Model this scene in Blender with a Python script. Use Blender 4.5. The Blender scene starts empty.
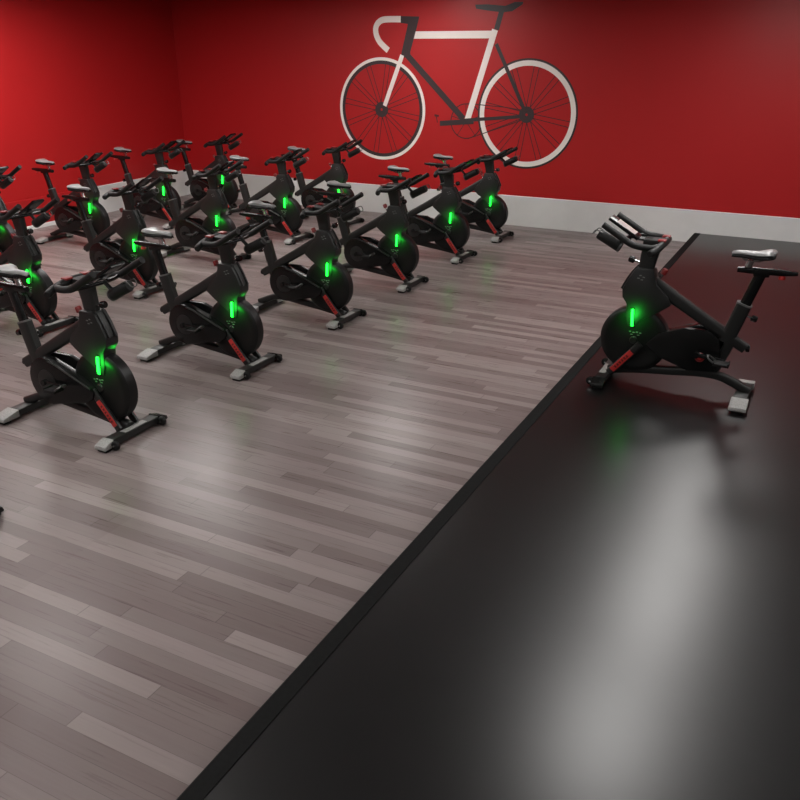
import bpy, bmesh, math, random
from mathutils import Vector, Matrix

random.seed(7)
SC = bpy.context.scene
COL = SC.collection
PI = math.pi

# ------------------------------------------------------------------ helpers
def make_mat(name, color, rough=0.5, metal=0.0, spec=0.5, coat=0.0, emit=None, strength=0.0):
    m = bpy.data.materials.new(name); m.use_nodes = True
    b = m.node_tree.nodes['Principled BSDF']
    b.inputs['Base Color'].default_value = (*color, 1)
    b.inputs['Roughness'].default_value = rough
    b.inputs['Metallic'].default_value = metal
    b.inputs['Specular IOR Level'].default_value = spec
    b.inputs['Coat Weight'].default_value = coat
    b.inputs['Coat Roughness'].default_value = 0.15
    if emit:
        b.inputs['Emission Color'].default_value = (*emit, 1)
        b.inputs['Emission Strength'].default_value = strength
    return m

def noisy(m, scale, lo, hi, bump=0.0):
    """break a flat colour up with soft procedural wear"""
    nt = m.node_tree; b = nt.nodes['Principled BSDF']
    base = b.inputs['Base Color'].default_value[:3]
    tc = nt.nodes.new('ShaderNodeTexCoord'); n = nt.nodes.new('ShaderNodeTexNoise')
    n.inputs['Scale'].default_value = scale; n.inputs['Detail'].default_value = 4
    nt.links.new(tc.outputs['Object'], n.inputs['Vector'])
    r = nt.nodes.new('ShaderNodeValToRGB')
    r.color_ramp.elements[0].position = .3; r.color_ramp.elements[1].position = .7
    r.color_ramp.elements[0].color = (*[c*lo for c in base], 1)
    r.color_ramp.elements[1].color = (*[c*hi for c in base], 1)
    nt.links.new(n.outputs['Fac'], r.inputs['Fac']); nt.links.new(r.outputs['Color'], b.inputs['Base Color'])
    if bump:
        bp = nt.nodes.new('ShaderNodeBump'); bp.inputs['Strength'].default_value = bump
        bp.inputs['Distance'].default_value = .002
        nt.links.new(n.outputs['Fac'], bp.inputs['Height']); nt.links.new(bp.outputs['Normal'], b.inputs['Normal'])
    return m

class MB:
    def __init__(self): self.bm = bmesh.new()
    def _merge(self, b2):
        me = bpy.data.meshes.new('tmp'); b2.to_mesh(me); b2.free()
        self.bm.from_mesh(me); bpy.data.meshes.remove(me)
    def box(self, c, s, bev=0.0, rot=None):
        b = bmesh.new(); bmesh.ops.create_cube(b, size=1)
        for v in b.verts: v.co = Vector((v.co.x*s[0], v.co.y*s[1], v.co.z*s[2]))
        if bev: bmesh.ops.bevel(b, geom=b.edges[:], offset=bev, segments=2, affect='EDGES', profile=.6)
        M = Matrix.Translation(c) @ (rot.to_4x4() if rot else Matrix())
        b.transform(M); self._merge(b); return self
    def prism(self, poly, y0, y1, bev=0.0, axis='y'):
        """polygon in xz, pulled along y (or in yz along x, xy along z)"""
        b = bmesh.new()
        def P(a, c, t): return {'y': (a, t, c), 'x': (t, a, c), 'z': (a, c, t)}[axis]
        v0 = [b.verts.new(P(a, c, y0)) for a, c in poly]; v1 = [b.verts.new(P(a, c, y1)) for a, c in poly]
        n = len(poly); b.faces.new(v0); b.faces.new(v1[::-1])
        for i in range(n): b.faces.new((v0[i], v1[i], v1[(i+1) % n], v0[(i+1) % n]))
        bmesh.ops.recalc_face_normals(b, faces=b.faces[:])
        if bev: bmesh.ops.bevel(b, geom=b.edges[:], offset=bev, segments=2, affect='EDGES', profile=.6)
        self._merge(b); return self
    def sweep(self, pts, w, h, seg=10, power=2.0, up=(0, 0, 1), close=True):
        """tube along pts; w is the sideways radius, h the other one (numbers or lists); power>2 squares the section"""
        b = bmesh.new(); pts = [Vector(p) for p in pts]; rings = []
        for i, p in enumerate(pts):
            a = pts[max(i-1, 0)]; c = pts[min(i+1, len(pts)-1)]
            t = (c-a).normalized(); u = Vector(up)
            if abs(t.dot(u)) > .95: u = Vector((1, 0, 0))
            s = t.cross(u).normalized(); n = s.cross(t).normalized()
            ww = w[i] if isinstance(w, (list, tuple)) else w; hh = h[i] if isinstance(h, (list, tuple)) else h
            r = []
            for k in range(seg):
                th = 2*PI*(k+.5)/seg; cx, sx = math.cos(th), math.sin(th)
                e = 2/power
                r.append(b.verts.new(p + s*ww*math.copysign(abs(cx)**e, cx) + n*hh*math.copysign(abs(sx)**e, sx)))
            rings.append(r)
        for i in range(len(rings)-1):
            for k in range(seg):
                b.faces.new((rings[i][k], rings[i][(k+1) % seg], rings[i+1][(k+1) % seg], rings[i+1][k]))
        if close: b.faces.new(rings[0][::-1]); b.faces.new(rings[-1])
        bmesh.ops.recalc_face_normals(b, faces=b.faces[:])
        self._merge(b); return self
    def lathe(self, prof, c, axis='y', seg=32):
        """prof: list of (radius, offset along the axis)"""
        b = bmesh.new(); rings = []
        for r, t in prof:
            ring = []
            if r < 1e-6: ring = [b.verts.new(self._ax(0, 0, t, axis))]
            else:
                for k in range(seg):
                    th = 2*PI*k/seg; ring.append(b.verts.new(self._ax(r*math.cos(th), r*math.sin(th), t, axis)))
            rings.append(ring)
        for A, B in zip(rings, rings[1:]):
            for k in range(seg):
                k2 = (k+1) % seg
                if len(A) == 1 and len(B) == 1: continue
                if len(A) == 1: b.faces.new((A[0], B[k], B[k2]))
                elif len(B) == 1: b.faces.new((A[k], A[k2], B[0]))
                else: b.faces.new((A[k], A[k2], B[k2], B[k]))
        bmesh.ops.recalc_face_normals(b, faces=b.faces[:])
        b.transform(Matrix.Translation(c)); self._merge(b); return self
    @staticmethod
    def _ax(a, c, t, axis): return {'y': (a, t, c), 'x': (t, a, c), 'z': (a, c, t)}[axis]
    def loft(self, rings):
        b = bmesh.new(); R = [[b.verts.new(p) for p in r] for r in rings]; n = len(R[0])
        for A, B in zip(R, R[1:]):
            for k in range(n): b.faces.new((A[k], A[(k+1) % n], B[(k+1) % n], B[k]))
        b.faces.new(R[0][::-1]); b.faces.new(R[-1])
        bmesh.ops.recalc_face_normals(b, faces=b.faces[:])
        self._merge(b); return self
    def build(self, name, mat, parent=None, smooth=True, label=None):
        me = bpy.data.meshes.new(name); self.bm.to_mesh(me); self.bm.free()
        if smooth:
            for p in me.polygons: p.use_smooth = True
            try: me.set_sharp_from_angle(angle=math.radians(38))
            except Exception: pass
        me.materials.append(mat)
        o = bpy.data.objects.new(name, me); COL.objects.link(o)
        if parent: o.parent = parent
        if label: o['label'] = label
        return o

def tag(o, label=None, cat=None, group=None, kind=None):
    if label: o['label'] = label
    if cat: o['category'] = cat
    if group: o['group'] = group
    if kind: o['kind'] = kind
    return o
def empty(name, loc=(0, 0, 0), rz=0):
    o = bpy.data.objects.new(name, None); COL.objects.link(o)
    o.location = loc; o.rotation_euler = (0, 0, rz); o.empty_display_size = .2
    return o
def copy_tree(o, parent=None):
    c = o.copy(); COL.objects.link(c)
    if parent: c.parent = parent
    for ch in list(o.children): copy_tree(ch, c)
    return c

def smooth_path(pts, n=6):
    """Catmull-Rom through pts"""
    P = [Vector(p) for p in pts]; out = []
    for i in range(len(P)-1):
        a = P[max(i-1, 0)]; b = P[i]; c = P[i+1]; d = P[min(i+2, len(P)-1)]
        for k in range(n):
            t = k/n
            out.append(.5*((2*b)+(c-a)*t+(2*a-5*b+4*c-d)*t*t+(3*b-a-3*c+d)*t**3))
    out.append(P[-1]); return out

# ------------------------------------------------------------------ materials
M = {}
def wall_red(name):
    m = make_mat(name, (.44, .0105, .0125), rough=.44, spec=.36)
    nt = m.node_tree; b = nt.nodes['Principled BSDF']
    tc = nt.nodes.new('ShaderNodeTexCoord'); n = nt.nodes.new('ShaderNodeTexNoise')
    n.inputs['Scale'].default_value = 140; n.inputs['Detail'].default_value = 3
    nt.links.new(tc.outputs['Object'], n.inputs['Vector'])
    bp = nt.nodes.new('ShaderNodeBump'); bp.inputs['Strength'].default_value = .04; bp.inputs['Distance'].default_value = .002
    nt.links.new(n.outputs['Fac'], bp.inputs['Height']); nt.links.new(bp.outputs['Normal'], b.inputs['Normal'])
    return m
M['red_wall'] = wall_red('red_wall_paint')
M['grey_wall'] = noisy(make_mat('grey_wall_paint', (.30, .29, .29), rough=.7), 3, .95, 1.05)
M['skirting'] = noisy(make_mat('skirting_paint', (.71, .695, .685), rough=.45), 4, .97, 1.03)
M['skirting_red'] = make_mat('skirting_red_paint', (.40, .012, .014), rough=.3)
M['ceiling'] = noisy(make_mat('ceiling_paint', (.20, .195, .19), rough=.85), 3, .95, 1.05)
M['panel'] = make_mat('lamp_diffuser', (.8, .8, .8), rough=.5, emit=(1, .975, .95), strength=14)
M['panel_frame'] = make_mat('lamp_frame', (.5, .5, .5), rough=.5)
M['stage'] = noisy(make_mat('stage_vinyl', (.0055, .0050, .0053), rough=.31, spec=.55), 7, .85, 1.15)
M['nosing'] = noisy(make_mat('stage_nosing_rubber', (.007, .007, .007), rough=.8, spec=.12), 60, .8, 1.2, .2)
M['frame'] = make_mat('bike_frame_paint', (.0135, .0135, .0132), rough=.44, spec=.42)
M['plastic'] = make_mat('bike_black_plastic', (.006, .006, .006), rough=.27, spec=.32)
M['cover'] = make_mat('bike_cover_plastic', (.006, .006, .006), rough=.42, spec=.32)
M['collar'] = make_mat('bike_collar', (.12, .12, .12), rough=.4)
M['wire'] = make_mat('bike_dark_wire', (.10, .10, .10), rough=.35, metal=.6)
M['rubber'] = noisy(make_mat('bike_grip_rubber', (.007, .007, .007), rough=.55, spec=.3), 90, .7, 1.3, .3)
M['cap'] = noisy(make_mat('bike_grey_end_cap', (.30, .295, .285), rough=.5), 120, .75, 1.15, .4)
M['saddle'] = noisy(make_mat('bike_saddle_vinyl', (.20, .197, .195), rough=.34, spec=.5), 40, .92, 1.05)
M['chrome'] = make_mat('bike_chrome', (.62, .62, .62), rough=.22, metal=1)
M['red'] = make_mat('bike_red_decal', (.50, .030, .026), rough=.4)
M['red_dark'] = make_mat('bike_red_knob', (.20, .012, .012), rough=.35)
M['mark'] = make_mat('bike_decal_marks', (.10, .008, .008), rough=.5)
M['screen'] = make_mat('bike_console_screen', (.50, .42, .40), rough=.15, spec=.7)  # pale pinkish reflection is painted into the base colour
M['logo'] = make_mat('bike_logo_print', (.13, .135, .13), rough=.4)
M['led'] = make_mat('bike_green_light', (.02, .4, .05), rough=.3, emit=(.006, 1, .026), strength=6)
M['mural_white'] = noisy(make_mat('mural_white_paint', (.88, .80, .75), rough=.5), 3, .97, 1.03)
M['mural_dark'] = noisy(make_mat('mural_dark_paint', (.034, .020, .022), rough=.5), 3, .95, 1.05)
M['mural_line'] = make_mat('mural_thin_line_paint', (.062, .008, .010), rough=.5)

def wood_floor():
    m = bpy.data.materials.new('wood_strip_floor'); m.use_nodes = True
    nt = m.node_tree; b = nt.nodes['Principled BSDF']; L = nt.links
    def N(t, **k):
        n = nt.nodes.new(t)
        for a, v in k.items(): setattr(n, a, v)
        return n
    def math_(op, a, c=None):
        n = N('ShaderNodeMath', operation=op)
        for i, v in enumerate((a, c)):
            if v is None: continue
            if isinstance(v, (int, float)): n.inputs[i].default_value = v
            else: L.new(v, n.inputs[i])
        return n.outputs[0]
    tc = N('ShaderNodeTexCoord'); sp = N('ShaderNodeSeparateXYZ'); L.new(tc.outputs['Object'], sp.inputs[0])
    X, Y = sp.outputs['X'], sp.outputs['Y']
    W, LEN = .084, 1.30
    row = math_('FLOOR', math_('DIVIDE', Y, W))
    wn = N('ShaderNodeTexWhiteNoise', noise_dimensions='1D'); L.new(row, wn.inputs['W'])
    xs = math_('ADD', math_('DIVIDE', X, LEN), math_('MULTIPLY', wn.outputs['Value'], 7.3))
    colm = math_('FLOOR', xs)
    cb = N('ShaderNodeCombineXYZ'); L.new(row, cb.inputs[0]); L.new(colm, cb.inputs[1])
    w2 = N('ShaderNodeTexWhiteNoise', noise_dimensions='2D'); L.new(cb.outputs[0], w2.inputs['Vector'])
    # wider boards share a tone, so neighbours cluster
    row3 = math_('FLOOR', math_('DIVIDE', Y, W*3))
    c3 = N('ShaderNodeCombineXYZ'); L.new(row3, c3.inputs[0]); L.new(math_('FLOOR', math_('DIVIDE', X, 2.3)), c3.inputs[1])
    w3 = N('ShaderNodeTexWhiteNoise', noise_dimensions='2D'); L.new(c3.outputs[0], w3.inputs['Vector'])
    tone = math_('ADD', math_('MULTIPLY', w2.outputs['Value'], .85), math_('MULTIPLY', w3.outputs['Value'], .15))
    # grain stretched along the strip
    mp = N('ShaderNodeMapping'); mp.inputs['Scale'].default_value = (1.2, 34, 1); L.new(tc.outputs['Object'], mp.inputs['Vector'])
    gn = N('ShaderNodeTexNoise'); gn.inputs['Scale'].default_value = 2.2; gn.inputs['Detail'].default_value = 6; L.new(mp.outputs[0], gn.inputs['Vector'])
    tone2 = math_('ADD', tone, math_('MULTIPLY', math_('SUBTRACT', gn.outputs['Fac'], .5), .28))
    cr = N('ShaderNodeValToRGB'); e = cr.color_ramp.elements
    e[0].position = 0; e[0].color = (.142, .108, .104, 1); e[1].position = 1; e[1].color = (.272, .228, .219, 1)
    k = cr.color_ramp.elements.new(.5); k.color = (.192, .155, .150, 1)
    L.new(tone2, cr.inputs['Fac'])
    # seams
    fy = math_('FRACT', math_('DIVIDE', Y, W)); fx = math_('FRACT', xs)
    sy = math_('MINIMUM', fy, math_('SUBTRACT', 1.0, fy)); sx = math_('MINIMUM', fx, math_('SUBTRACT', 1.0, fx))
    seam = math_('MAXIMUM', math_('LESS_THAN', sy, .014), math_('LESS_THAN', sx, .0018))
    mx = N('ShaderNodeMix', data_type='RGBA'); L.new(math_('MULTIPLY', seam, .45), mx.inputs['Factor'])
    L.new(cr.outputs['Color'], mx.inputs['A']); mx.inputs['B'].default_value = (.05, .036, .034, 1)
    L.new(mx.outputs['Result'], b.inputs['Base Color'])
    rg = math_('ADD', .255, math_('MULTIPLY', gn.outputs['Fac'], .05)); L.new(rg, b.inputs['Roughness'])
    b.inputs['Specular IOR Level'].default_value = .13
    return m
M['wood'] = wood_floor()

# ------------------------------------------------------------------ the room
RX, RY, RH = 13.6, -14.5, 3.12      # room runs x 0..RX, y RY..0
STX, STZ = 8.462, .126              # stage edge and height
SK = .419                           # skirting height
def struct(name, mb, mat, smooth=False):
    o = mb.build(name, mat, smooth=smooth); o['kind'] = 'structure'; return o
struct('floor', MB().box((RX/2, RY/2, -.05), (RX+.4, -RY+.4, .1)), M['wood'])
struct('wall_back', MB().box((RX/2, .1, RH/2), (RX+.4, .2, RH)), M['red_wall'])
struct('wall_left', MB().box((-.1, RY/2, RH/2), (.2, -RY, RH)), M['red_wall'])
struct('wall_right', MB().box((RX+.1, RY/2, RH/2), (.2, -RY, RH)), M['grey_wall'])
struct('wall_front', MB().box((RX/2, RY-.1, RH/2), (RX+.4, .2, RH)), M['grey_wall'])
struct('ceiling', MB().box((RX/2, RY/2, RH+.05), (RX+.4, -RY+.4, .1)), M['ceiling'])
# the skirting boards: a tall board with an eased top edge
sk_poly = lambda s: [(0, 0), (s*.018, 0), (s*.018, SK-.008), (s*.010, SK), (0, SK)]
struct('baseboard_back', MB().prism([(-a, z) for a, z in sk_poly(1)], 0, RX, axis='x'), M['skirting'])
YS = -2.42
struct('baseboard_left', MB().prism(sk_poly(1), YS, -.018, axis='y'), M['skirting'])
struct('trim_1', MB().prism([(0, .055), (.016, .055), (.016, SK-.008), (.010, SK), (0, SK)], RY, YS, axis='y'), M['skirting_red'])
struct('trim_2', MB().prism([(0, 0), (.026, 0), (.026, .046), (.018, .055), (0, .055)], RY, YS, axis='y'), M['skirting'])
# the stage
NOS = .085
st = MB().box(((STX+NOS+RX)/2, RY/2-.009, STZ/2), (RX-STX-NOS, -RY-.018, STZ)).build('stage_platform', M['stage'], smooth=False)
tag(st, 'low black stage platform with a glossy top along the wood floor', 'stage', kind='structure')
tr = MB().prism([(STX, 0), (STX+NOS, 0), (STX+NOS, STZ+.003), (STX+.012, STZ+.003), (STX, STZ-.008)], RY, -.018, axis='y').build('stage_nosing', M['nosing'], smooth=False)
tr.parent = st; tr['label'] = 'matt black nosing strip on the stage edge'

# ------------------------------------------------------------------ ceiling lights
LAMPS = [(2.85, -3.75), (3.55, -3.75), (9.15, -2.2), (9.15, -4.2), (9.15, -6.1), (4.8, -1.5), (4.0, -7.3), (1.4, -3.9), (1.4, -5.3), (6.3, -9.2), (12.2, -4.4), (1.5, -9.0), (4.0, -10.6), (7.5, -11.2), (11.5, -10.6)]  # panels near and behind the camera are added, unseen, for general fill
lamp0 = None
for x, y in LAMPS:
    if lamp0 is None:
        lamp0 = empty('ceiling_light', (x, y, RH))
        MB().box((0, 0, -.006), (.60, 1.20, .012)).build('diffuser', M['panel'], lamp0, smooth=False)
        f = MB()
        for s in (-1, 1):
            f.box((s*.315, 0, -.010), (.03, 1.26, .02)); f.box((0, s*.615, -.010), (.60, .03, .02))
        f.build('light_frame', M['panel_frame'], lamp0, smooth=False)
        o = lamp0
    else:
        o = copy_tree(lamp0); o.location = (x, y, RH)
    tag(o, 'white rectangular light panel set in the ceiling out of view', 'ceiling light', 'ceiling light panels')

# ------------------------------------------------------------------ the mural
mural = empty('bicycle_mural_picture', (4.95, -.0008, .8))
tag(mural, 'white and dark road bicycle painted large on the red wall', 'mural')
class Flat:
    """paint on the wall: outlines in wall coordinates (x, z), a skin of paint t thick"""
    def __init__(self): self.mb = MB()
    def poly(self, pts, t):
        self.mb.prism([(x-4.95, z-.8) for x, z in pts], -t, 0); return self
    def line(self, pts, w, t):
        P = [Vector((x, z)) for x, z in pts]; lft, rgt = [], []
        for i, p in enumerate(P):
            a = P[max(i-1, 0)]; c = P[min(i+1, len(P)-1)]; d = (c-a).normalized(); n = Vector((-d.y, d.x))
            lft.append(p+n*w/2); rgt.append(p-n*w/2)
        for i in range(len(P)-1):
            self.poly([lft[i], lft[i+1], rgt[i+1], rgt[i]], t)
        return self
    def ring(self, c, r0, r1, t, n=96):
        b = bmesh.new(); R = []
        for k in range(n):
            th = 2*PI*k/n; u = (math.cos(th), math.sin(th)); q = []
            for r, yy in ((r0, 0), (r0, -t), (r1, -t), (r1, 0)):
                q.append(b.verts.new((c[0]-4.95+u[0]*r, yy, c[1]-.8+u[1]*r)))
            R.append(q)
        for k in range(n):
            A, B = R[k], R[(k+1) % n]
            for j in range(4): b.faces.new((A[j], A[(j+1) % 4], B[(j+1) % 4], B[j]))
        bmesh.ops.recalc_face_normals(b, faces=b.faces[:]); self.mb._merge(b); return self
    def disc(self, c, r, t, n=40, lobes=0):
        self.poly([(c[0]+(r*(1+.10*math.cos(lobes*2*PI*k/n) if lobes else r))*math.cos(2*PI*k/n) if lobes else c[0]+r*math.cos(2*PI*k/n),
                    c[1]+(r*(1+.10*math.cos(lobes*2*PI*k/n)) if lobes else r)*math.sin(2*PI*k/n)) for k in range(n)], t); return self
    def build(self, name, mat): return self.mb.build(name, M[mat], mural, smooth=False)
W1, W2, WR = (3.829, 1.512), (6.077, 1.512), .715
def spokes(c, r):
    f = Flat()
    for k in range(12):
        a = math.radians(80-30*k)
        for s in (-1, 1):
            a1 = a+s*math.radians(3.4); a0 = a+s*math.radians(16)
            f.line([(c[0]+.095*math.cos(a0), c[1]+.095*math.sin(a0)), (c[0]+r*math.cos(a1), c[1]+r*math.sin(a1))], .011, .0016)
    return f
fw = Flat().ring(W1, WR*.94, WR, .003).build('front_wheel', 'mural_white')
rw = Flat().ring(W2, WR*.868, WR*.962, .003).build('rear_wheel', 'mural_white')
for c, r0, r1, r, own in ((W1, WR*.872, WR*.94, WR*.88, fw), (W2, WR*.962, WR*1.0, WR*.868, rw)):
    a = Flat().ring(c, r0, r1, .0028).build('rim', 'mural_dark'); a.parent = own
    a = spokes(c, r).build('spokes', 'mural_line'); a.parent = own
    a = Flat().ring(c, .018, .108, .0034).build('hub', 'mural_dark'); a.parent = own
Flat().line([(4.300, 2.517), (5.54, 2.517)], .094, .004).build('top_tube', 'mural_white')
Flat().line([(5.569, 2.575), (5.205, 1.412)], .085, .0044).build('seat_tube', 'mural_white')
bar = [(4.149, 2.722), (3.90, 2.722), (3.80, 2.690), (3.748, 2.62), (3.752, 2.53), (3.80, 2.44), (3.87, 2.375), (3.945, 2.318)]
Flat().line([(p.x, p.y) for p in [Vector((q.x, q.z)) for q in smooth_path([(x, 0, z) for x, z in bar], 5)]], .082, .004).build('handlebar', 'mural_white')
Flat().poly([(4.149, 2.762), (4.438, 2.752), (4.400, 2.61), (4.300, 2.30), (4.300, 2.225), (4.19, 2.225), (4.150, 2.245), (4.160, 2.29), (4.262, 2.66), (4.149, 2.672)], .0042).build('stem_and_head_tube', 'mural_dark')
Flat().line([(4.172, 2.255), (3.880, 1.565)], .062, .0050).build('fork', 'mural_white')
Flat().line([(4.235, 2.27), (5.145, 1.425)], .085, .0036).build('down_tube', 'mural_dark')
Flat().line([(5.655, 2.81), (5.590, 2.575)], .072, .0040).build('seat_post', 'mural_dark')
Flat().poly([(5.271, 2.885), (5.45, 2.885), (5.703, 2.862), (5.83, 2.905), (5.95, 2.905), (5.94, 2.875), (5.80, 2.795), (5.661, 2.784), (5.429, 2.812), (5.287, 2.835)], .0042).build('saddle', 'mural_dark')
Flat().line([(5.595, 2.40), (6.065, 1.53)], .050, .0048).build('seat_stay', 'mural_dark')
Flat().line([(5.10, 1.402), (6.05, 1.490)], .046, .0048).build('chain_stay', 'mural_dark')
Flat().line([(4.78, 1.352), (5.30, 1.398)], .070, .0050).build('crank_arm', 'mural_dark')
cr = Flat().ring((5.185, 1.395), .225, .240, .0018)
for a in (20, 92, 164, 236, 308):
    cr.line([(5.185, 1.395), (5.185+.23*math.cos(math.radians(a)), 1.395+.23*math.sin(math.radians(a)))], .010, .0017)
cr.build('chainring', 'mural_line')
Flat().line([(5.20, 1.632), (5.75, 1.600), (6.05, 1.565)], .012, .0040).line([(5.22, 1.160), (5.75, 1.345), (6.06, 1.455)], .012, .0040).build('chain', 'mural_line')
Flat().line([(4.69, 1.46), (4.76, 1.452)], .03, .0018).line([(4.715, 1.47), (4.74, 1.36)], .014, .0018).build('pedal', 'mural_line')

# ------------------------------------------------------------------ the spin bike (x forward, y to its own left, origin on the floor)
GROUP = 'black spin bikes in rows on the wood floor'
def ell(rx, ry, n, cx=0, cy=0, z=0): return [(cx+rx*math.cos(2*PI*k/n), cy+ry*math.sin(2*PI*k/n), z) for k in range(n)]

def make_bike():
    root = empty('spin_bike')
    # --- frame: thick sloping main tube, seat tube, rear leg, head tube
    f = MB()
    f.sweep([(-.455, 0, .372), (-.30, 0, .458), (0, 0, .632), (.16, 0, .725), (.24, 0, .77)], [.030, .032, .032, .034, .036], [.036, .039, .042, .047, .05], 14, 4)
    f.sweep([(-.325, 0, .40), (-.362, 0, .53), (-.402, 0, .672)], .032, .050, 14, 5, up=(1, 0, 0))
    f.sweep([(-.36, 0, .43), (-.33, 0, .33), (-.29, 0, .22), (-.25, 0, .15)], .028, [.036, .034, .034, .036], 12, 4, up=(1, 0, 0))
    f.sweep([(.28, 0, .60), (.265, 0, .78), (.262, 0, .845)], [.040, .038, .036], [.062, .058, .05], 14, 4, up=(1, 0, 0))
    f.build('frame', M['frame'], root)
    MB().lathe([(0, -.004), (.021, -.004), (.024, 0), (.024, .016), (.018, .022), (0, .022)], (-.478, 0, .372), 'x', 16).build('frame_bolt', M['plastic'], root)
    # --- lower tube
    MB().sweep(smooth_path([(-.525, 0, .070), (-.47, 0, .092), (-.40, 0, .122), (-.31, 0, .150), (-.18, 0, .152), (.0, 0, .132), (.22, 0, .108), (.38, 0, .082), (.45, 0, .068)], 4), .032, .030, 14, 4).build('lower_tube', M['frame'], root)
    # --- shroud round the head, down over the flywheel
    sh = MB().prism([(.200, .850), (.322, .850), (.365, .775), (.402, .69), (.396, .635), (.362, .59), (.357, .50), (.338, .425), (.286, .425), (.258, .475), (.20, .512), (.125, .562), (.060, .612), (.09, .672), (.170, .745)], -.056, .056, .012)
    s = sh.build('head_shroud', M['frame'], root)
    rb = MB()
    for y in (-.030, .030):
        rb.sweep([(.318, y, .853), (.345, y, .815), (.372, y, .770), (.408, y, .69)], .008, .010, 8, 3)
    rb.build('shroud_ridge', M['frame'], s)
    lg = MB()
    for sd in (-1, 1):
        for k, (x, z) in enumerate(((.262, .792), (.285, .802), (.273, .773), (.297, .782))):
            lg.box((x, sd*.0565, z), (.016, .002, .007))
    lg.build('emblem', M['logo'], s, smooth=False, label='small pale emblem on the shroud')
    # --- flywheel cover
    fc = MB().lathe([(0, -.050), (.06, -.050), (.075, -.046), (.17, -.046), (.195, -.052), (.225, -.049), (.240, -.036), (.243, 0), (.240, .036), (.225, .049), (.195, .052), (.17, .046), (.075, .046), (.06, .050), (0, .050)], (.285, 0, .332), 'y', 56)
    fly = fc.build('flywheel_cover', M['cover'], root)
    MB().lathe([(0, -.062), (.022, -.062), (.028, -.056), (.028, .056), (.022, .062), (0, .062)], (.285, 0, .332), 'y', 20).build('hub_cap', M['frame'], fly)
    lm = MB()
    for sd in (-1, 1):
        for k in range(4):
            lm.box((.242+.024*k, sd*.052, .388+.004*(k % 2)), (.014, .004, .009))
            if k % 2 == 0: lm.box((.255+.024*k, sd*.052, .372), (.017, .004, .006))
    lm.build('printed_mark', M['logo'], fly, smooth=False, label='small pale print on the cover')
    # --- fork stays with the red decal
    for sd in (-1, 1):
        st = MB().sweep([(.230, sd*.070, .315), (.283, sd*.072, .245), (.360, sd*.074, .150), (.430, sd*.074, .068)], [.012, .013, .013, .014], [.026, .027, .027, .026], 12, 4, up=(.75, 0, .66)).build('fork_stay', M['frame'], root)
        a, b_ = Vector((.281, 0, .252)), Vector((.409, 0, .094)); d = (b_-a); ang = math.atan2(-d.z, d.x)
        rot = Matrix.Rotation(ang, 3, 'Y')
        dec = MB().box((a+b_)/2 + Vector((0, sd*.0875, 0)), (d.length, .004, .040), .0015, rot).build('red_decal', M['red'], st, label='bright red decal strip with dark marks')
        mk = MB(); n = 6
        for k in range(n):
            c = a + d*(.22+.58*k/(n-1)) + Vector((0, sd*.0895, 0))
            mk.box(c, (.012, .0016, .020), 0, rot)
            mk.box(c+rot@Vector((.006, 0, .006 if k % 2 else -.006)), (.010, .0016, .005), 0, rot)
        mk.build('decal_mark', M['mark'], st, smooth=False)
        # green light on the shroud
        L = MB().sweep([(.3125, sd*.058, .556), (.311, sd*.063, .550), (.304, sd*.063, .444), (.303, sd*.058, .438)], [.007, .0105, .0105, .007], .009, 10, 2.5, up=(1, 0, 0)).build('light_strip', M['led'], root, label='glowing green light strip')
        MB().sweep([(.314, sd*.056, .566), (.301, sd*.056, .428)], .003, .0155, 8, 4, up=(1, 0, 0)).build('light_housing', M['plastic'], L)
        ld = bpy.data.lights.new('halo_fill_spot', 'SPOT'); ld.energy = 1.7; ld.color = (.02, 1, .06); ld.shadow_soft_size = .045; ld.spot_size = math.radians(150); ld.spot_blend = .6  # added spot aimed back at the body, imitating a halo round the strip
        lo = bpy.data.objects.new('halo_fill_spot', ld); COL.objects.link(lo); lo.parent = L; lo.location = (.308, sd*.120, .50); lo.rotation_euler = (-sd*PI/2, 0, 0)
    # --- belt guard on the right, slim cover on the left
    cx, cz, R = -.160, .314, .168
    pts = []
    for k in range(15):
        t = math.radians(62 + 215*k/14); pts.append((cx+R*math.cos(t), cz+R*math.sin(t)))
    pts += [(.05, .190), (.190, .222), (.247, .262), (.260, .305), (.230, .340), (.10, .405)]
    g = MB().prism(pts, -.098, -.030, .012).build('belt_guard', M['plastic'], root)
    MB().sweep([(cx+R*math.cos(math.radians(75))-.01, -.096, cz+R*math.sin(math.radians(75))-.012), (-.06, -.100, .452), (.10, -.100, .386), (.235, -.097, .328)], .006, .007, 8, 3).build('guard_edge', M['frame'], g, label='glossy raised edge along the guard')
    MB().lathe([(0, -.006), (.060, -.006), (.082, -.002), (.082, .004), (0, .004)], (cx, -.100, cz), 'y', 32).build('crank_disc', M['frame'], g)
    MB().lathe([(0, -.004), (.011, -.004), (.014, .002), (0, .002)], (cx, -.128, cz), 'y', 14).build('crank_bolt', M['chrome'], g)
    pl = MB().prism([(-.285, .19), (-.31, .30), (-.285, .42), (-.22, .475), (-.05, .475), (.12, .41), (.20, .32), (.10, .235), (-.10, .17)], .028, .062, .010).build('left_cover', M['plastic'], root)
    # red cap low on the left cover
    c = MB().lathe([(0, .004), (.030, .004), (.034, 0), (.034, -.006), (0, -.006)], (-.178, .066, .282), 'y', 24).build('round_cap', M['red_dark'], pl, label='round red cap')
    MB().lathe([(0, .002), (.016, .002), (.016, -.002), (0, -.002)], (-.178, .071, .282), 'y', 16).build('cap_emblem', M['red'], pl)
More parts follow.
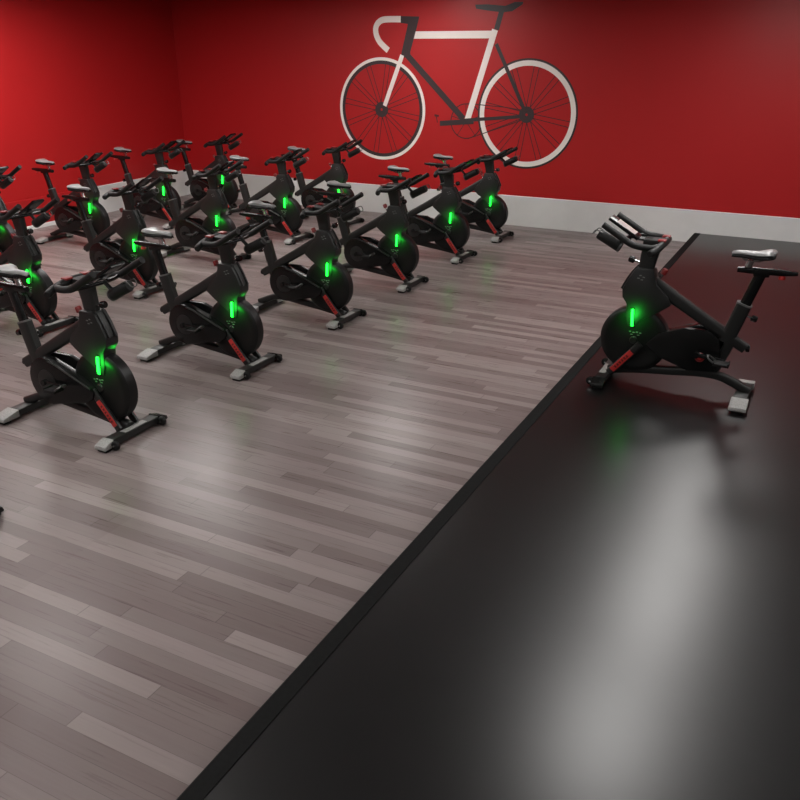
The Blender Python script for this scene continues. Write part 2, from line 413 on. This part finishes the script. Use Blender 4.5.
    # --- cranks and pedals: right one back and down, left one forward and up
    for sd, ang in ((-1, math.radians(3)), (1, math.radians(183))):
        d = Vector((math.cos(ang), 0, math.sin(ang))); o0 = Vector((cx, sd*.118, cz)); o1 = o0 + d*.176 + Vector((0, sd*.016, 0))
        ca = MB().sweep([o0-d*.02, o0, o0+d*.08+Vector((0, sd*.006, 0)), o1, o1+d*.015], [.008, .010, .009, .009, .007], [.012, .018, .014, .015, .010], 10, 3, up=(-d.z, 0, d.x)).lathe([(0, -.02), (.020, -.02), (.020, .02), (0, .02)], o0, 'y', 16)
        if sd > 0: ca.lathe([(0, -.05), (.014, -.05), (.014, .0), (0, .0)], o0, 'y', 12)
        ca = ca.build('crank_arm', M['plastic'], root)
        pc = o1 + Vector((0, sd*.066, 0))
        p = MB().box(pc, (.094, .086, .020), .005)
        p.box(pc+Vector((.046, 0, .004)), (.010, .086, .028), .003).box(pc+Vector((-.046, 0, .004)), (.010, .086, .028), .003)
        p.sweep([pc-Vector((0, sd*.066, 0)), pc+Vector((0, sd*.03, 0))], .007, .007, 8)
        pe = p.build('pedal', M['rubber'], ca)
        MB().sweep(smooth_path([pc+Vector((.048, -.036, .010)), pc+Vector((.082, -.032, .034)), pc+Vector((.092, 0, .046)), pc+Vector((.082, .032, .034)), pc+Vector((.048, .036, .010))], 4), .006, .006, 8).build('toe_cage', M['wire'], ca)
    # --- stabilizers
    fs = MB().box((.462, 0, .043), (.080, .435, .050), .010).build('front_stabilizer', M['frame'], root)
    MB().box((.470, .010, .069), (.046, .20, .004), .0015).build('top_reflection', M['cap'], fs, label='bright reflection on the bar, built as a pale plate')  # light reflected off the flat top, built as a pale sheet
    rs = MB().box((-.485, 0, .043), (.092, .335, .050), .010).build('rear_stabilizer', M['frame'], root)
    for st_, x, cl in ((fs, .462, .085), (rs, -.485, .135)):
        for sd in (-1, 1):
            y0, y1 = sd*(.292-cl), sd*.292
            prof = [(y0, .020), (y1-sd*.004, .020), (y1, .026), (y1-sd*.006, .046), (y0, .073)]
            capm = 'cap' if (x < 0 or sd < 0) else 'plastic'
            MB().prism(prof, x-(.056 if x < 0 else .046), x+(.056 if x < 0 else .046), .005, 'x').build('end_cap', M[capm], st_, label='pale grey ribbed end cap' if capm == 'cap' else None)
            MB().box((x, sd*.245, .010), (.070, .062, .020), .005).build('rubber_foot', M['rubber'], st_)
    for y in (-.215, .215):
        w = MB().lathe([(0, -.014), (.027, -.014), (.031, -.009), (.031, .009), (.027, .014), (0, .014)], (.524, y, .036), 'y', 20).box((.503, y, .045), (.05, .036, .02), .004).build('transport_wheel', M['rubber'], fs)
        MB().lathe([(0, -.018), (.009, -.018), (.009, .018), (0, .018)], (.524, y, .036), 'y', 12).build('wheel_hub', M['chrome'], fs)
    # --- seat post, slider, saddle
    sp = MB().sweep([(-.385, 0, .60), (-.472, 0, .892)], .024, .036, 14, 3, up=(1, 0, 0)).build('seat_post', M['plastic'], root)
    MB().sweep([(-.401, 0, .670), (-.4045, 0, .681)], .034, .052, 16, 5, up=(1, 0, 0)).build('post_collar', M['collar'], sp, label='pale grey collar')
    sl = MB().sweep([(-.325, 0, .905), (-.40, 0, .908), (-.60, 0, .912), (-.69, 0, .914)], [.020, .024, .024, .018], [.018, .022, .021, .012], 12, 4).box((-.475, 0, .898), (.10, .05, .05), .01).build('seat_slider', M['plastic'], root)
    MB().sweep([(-.385, 0, .925), (-.40, 0, .975)], .017, .022, 10, 3, up=(1, 0, 0)).build('saddle_clamp', M['chrome'], sl)
    MB().lathe([(0, -.012), (.020, -.012), (.022, 0), (.015, .014), (0, .014)], (-.60, 0, .880), 'z', 14).build('slider_knob', M['red'], sl, label='red knob under the seat slider')
    # saddle: sections along x (x, half width, top z, thickness)
    def sad(scale, drop, thin=1.0):
        rings = []
        for x, hw, zt, th in ((-.262, .016, 1.028, .020), (-.285, .024, 1.036, .030), (-.33, .026, 1.040, .034), (-.385, .032, 1.040, .036), (-.44, .055, 1.044, .042), (-.485, .082, 1.054, .048), (-.525, .088, 1.060, .046), (-.548, .074, 1.058, .038), (-.560, .045, 1.050, .022)):
            r = []; th *= thin
            for k in range(16):
                a = 2*PI*k/16; c, s_ = math.cos(a), math.sin(a)
                yy = hw*scale*math.copysign(abs(c)**.75, c)
                zz = zt-th/2-drop + th/2*math.copysign(abs(s_)**.8, s_) - (.012*(abs(c)**2.2))
                if s_ > .3 and abs(c) < .4 and x < -.40: zz -= .004
                r.append((-.41+(x+.41)*.90, yy*.95, zz-.006))
            rings.append(r)
        return MB().loft(rings)
    sd_ = sad(1, 0, .5).build('saddle', M['saddle'], root, label='pale grey saddle top')
    sad(.985, .012, 1.0).build('saddle_base', M['plastic'], sd_)
    MB().sweep([(-.33, .018, 1.0), (-.36, .020, .975), (-.45, .022, .972), (-.51, .022, 1.0)], .004, .004, 8).sweep([(-.33, -.018, 1.0), (-.36, -.020, .975), (-.45, -.022, .972), (-.51, -.022, 1.0)], .004, .004, 8).build('saddle_rail', M['chrome'], sd_)
    # --- knobs on the tubes
    def knob(name, base, d, ln, r, mat='plastic'):
        d = Vector(d).normalized(); b0 = Vector(base); tip = b0+d*ln
        k = MB().sweep([b0, b0+d*(ln*.55)], .007, .007, 10).build(name+'_pin', M['chrome'], None)
        h = MB().sweep([b0+d*(ln*.5), b0+d*(ln*.56), b0+d*(ln*.92), tip], [r*.6, r, r, r*.75], [r*.6, r, r, r*.75], 14).build(name, M[mat], root)
        k.name = 'knob_pin'; k.parent = h
    knob('seat_post_knob', (-.415, 0, .600), (-1, 0, -.25), .085, .021)
    knob('handlebar_knob', (.305, 0, .880), (1, 0, .25), .085, .023)
    knob('resistance_knob', (.165, 0, .775), (-.45, 0, 1), .085, .021, 'red_dark')
    # --- handlebar post and bars
    MB().sweep([(.268, 0, .78), (.252, 0, .92), (.232, 0, 1.035)], [.026, .027, .030], [.050, .058, .066], 14, 5, up=(1, 0, 0)).build('handlebar_post', M['frame'], root)
    hb = MB()
    hb.box((.225, 0, 1.050), (.140, .115, .046), .014)
    hb.sweep(smooth_path([(.200, -.27, 1.022), (.175, -.20, 1.036), (.160, -.10, 1.052), (.155, 0, 1.056), (.160, .10, 1.052), (.175, .20, 1.036), (.200, .27, 1.022)], 5),
             [.020]+[.0255]*29+[.020], [.020]+[.0255]*29+[.020], 14)
    handle = hb.build('handlebar', M['rubber'], root)
    for sd in (-1, 1):
        MB().sweep(smooth_path([(.170, sd*.150, 1.048), (.215, sd*.195, 1.045), (.330, sd*.202, 1.058), (.43, sd*.203, 1.112), (.540, sd*.203, 1.175)], 5), .0225, .0225, 14).build('aero_horn', M['rubber'], handle, label='long grip angled up and forward')
        MB().box((.165, sd*.075, 1.078), (.052, .055, .014), .005).build('red_pad', M['red_dark'], handle, label='dark red pad on top of the bar')
        MB().sweep(smooth_path([(.325, sd*.195, 1.050), (.37, sd*.12, 1.058), (.40, 0, 1.062)], 4), .013, .013, 10).build('cross_brace', M['plastic'], handle)
    rot = Matrix.Rotation(math.radians(-31), 3, 'Y')
    cc = Vector((.435, 0, 1.128))
    con = MB().box(cc, (.245, .120, .024), .007, rot).sweep([(.24, 0, 1.06), (.33, 0, 1.062), (.41, 0, 1.10)], .022, .014, 10).build('console', M['plastic'], root)
    MB().box(cc+rot@Vector((-.010, 0, .0125)), (.150, .092, .002), 0, rot).build('screen', M['screen'], con, smooth=False, label='console screen coloured with a pale reflection')
    a, b_ = Vector((.450, 0, .985)), Vector((.615, 0, 1.070))
    bh = MB().sweep([a, a+(b_-a)*.06, a+(b_-a)*.94, b_], [.030, .037, .037, .031], [.030, .037, .037, .031], 18).sweep([(.40, 0, 1.070), (.46, 0, 1.020)], .016, .012, 10).build('bottle_holder', M['rubber'], root)
    MB().sweep([a+(b_-a)*.02, a+(b_-a)*.09], .0385, .0385, 18).build('holder_ring', M['wire'], bh)
    MB().sweep(smooth_path([(.580, -.034, 1.085), (.625, -.036, 1.100), (.650, -.020, 1.070), (.652, .020, 1.070), (.625, .036, 1.100), (.580, .034, 1.085)], 5), .004, .004, 8).build('wire_loop', M['wire'], bh)
    for ob in (handle, con, bh): ob.location.z = -.018
    return root

bike = make_bike()
front_y = [-.95, -2.24, -3.62, -5.00, -6.40, -7.78, -9.15]
mid_y = [-1.05, -2.28, -3.63, -5.05, -6.42]
mid_x = [3.42, 3.34, 3.31, 3.38, 3.43]
rear_y = [-1.05, -2.25, -3.71, -5.11]
rear_x = [1.34, 1.25, 1.35, 1.38]
nth = ['first', 'second', 'third', 'fourth', 'fifth', 'sixth', 'seventh']
used = False
def place(x, y, z, rz, label, group):
    global used
    o = copy_tree(bike) if used else bike
    used = True
    o.location = (x, y, z); o.rotation_euler = (0, 0, rz)
    tag(o, label, 'exercise bike', group)
for i, y in enumerate(front_y):
    place(5.735 if i == 6 else 5.69, y, 0, 0, f'black spin bike in the row closest to the stage, {nth[i]} out from the mural wall', GROUP)
for i, y in enumerate(mid_y):
    place(mid_x[i], y, 0, 0, f'black spin bike in the middle row, {nth[i]} out from the mural wall', GROUP)
for i, y in enumerate(rear_y):
    place(rear_x[i], y, 0, 0, f'black spin bike in the row beside the red side wall, {nth[i]} out from mural wall', GROUP)
place(9.215, -5.60, STZ+.0005, PI, 'lone black instructor spin bike on the low black stage, facing the rows', None)

# ------------------------------------------------------------------ camera, world, view
f_px, pitch, yaw, roll = 830.12, .40501, -.47848, -.0019
cam = bpy.data.cameras.new('camera'); co = bpy.data.objects.new('camera', cam); COL.objects.link(co)
cp, sp = math.cos(pitch), math.sin(pitch)
F = Vector((math.sin(yaw)*cp, math.cos(yaw)*cp, -sp)); Rv = Vector((math.cos(yaw), -math.sin(yaw), 0)); U = Rv.cross(F)
R2 = Rv*math.cos(roll)+U*math.sin(roll); U2 = -Rv*math.sin(roll)+U*math.cos(roll)
mw = Matrix(((R2.x, U2.x, -F.x, 4.18114*2.4), (R2.y, U2.y, -F.y, -4.74849*2.4), (R2.z, U2.z, -F.z, 2.4), (0, 0, 0, 1)))
co.matrix_world = mw
cam.sensor_fit = 'HORIZONTAL'; cam.sensor_width = 36; cam.lens = 36*f_px/800; cam.clip_start = .05
SC.camera = co
w = bpy.data.worlds.new('world'); SC.world = w; w.use_nodes = True
w.node_tree.nodes['Background'].inputs['Color'].default_value = (.05, .05, .055, 1)
w.node_tree.nodes['Background'].inputs['Strength'].default_value = .2
SC.view_settings.view_transform = 'Standard'; SC.view_settings.look = 'None'
SC.view_settings.exposure = .42; SC.view_settings.gamma = 1
SC.view_settings.use_curve_mapping = False
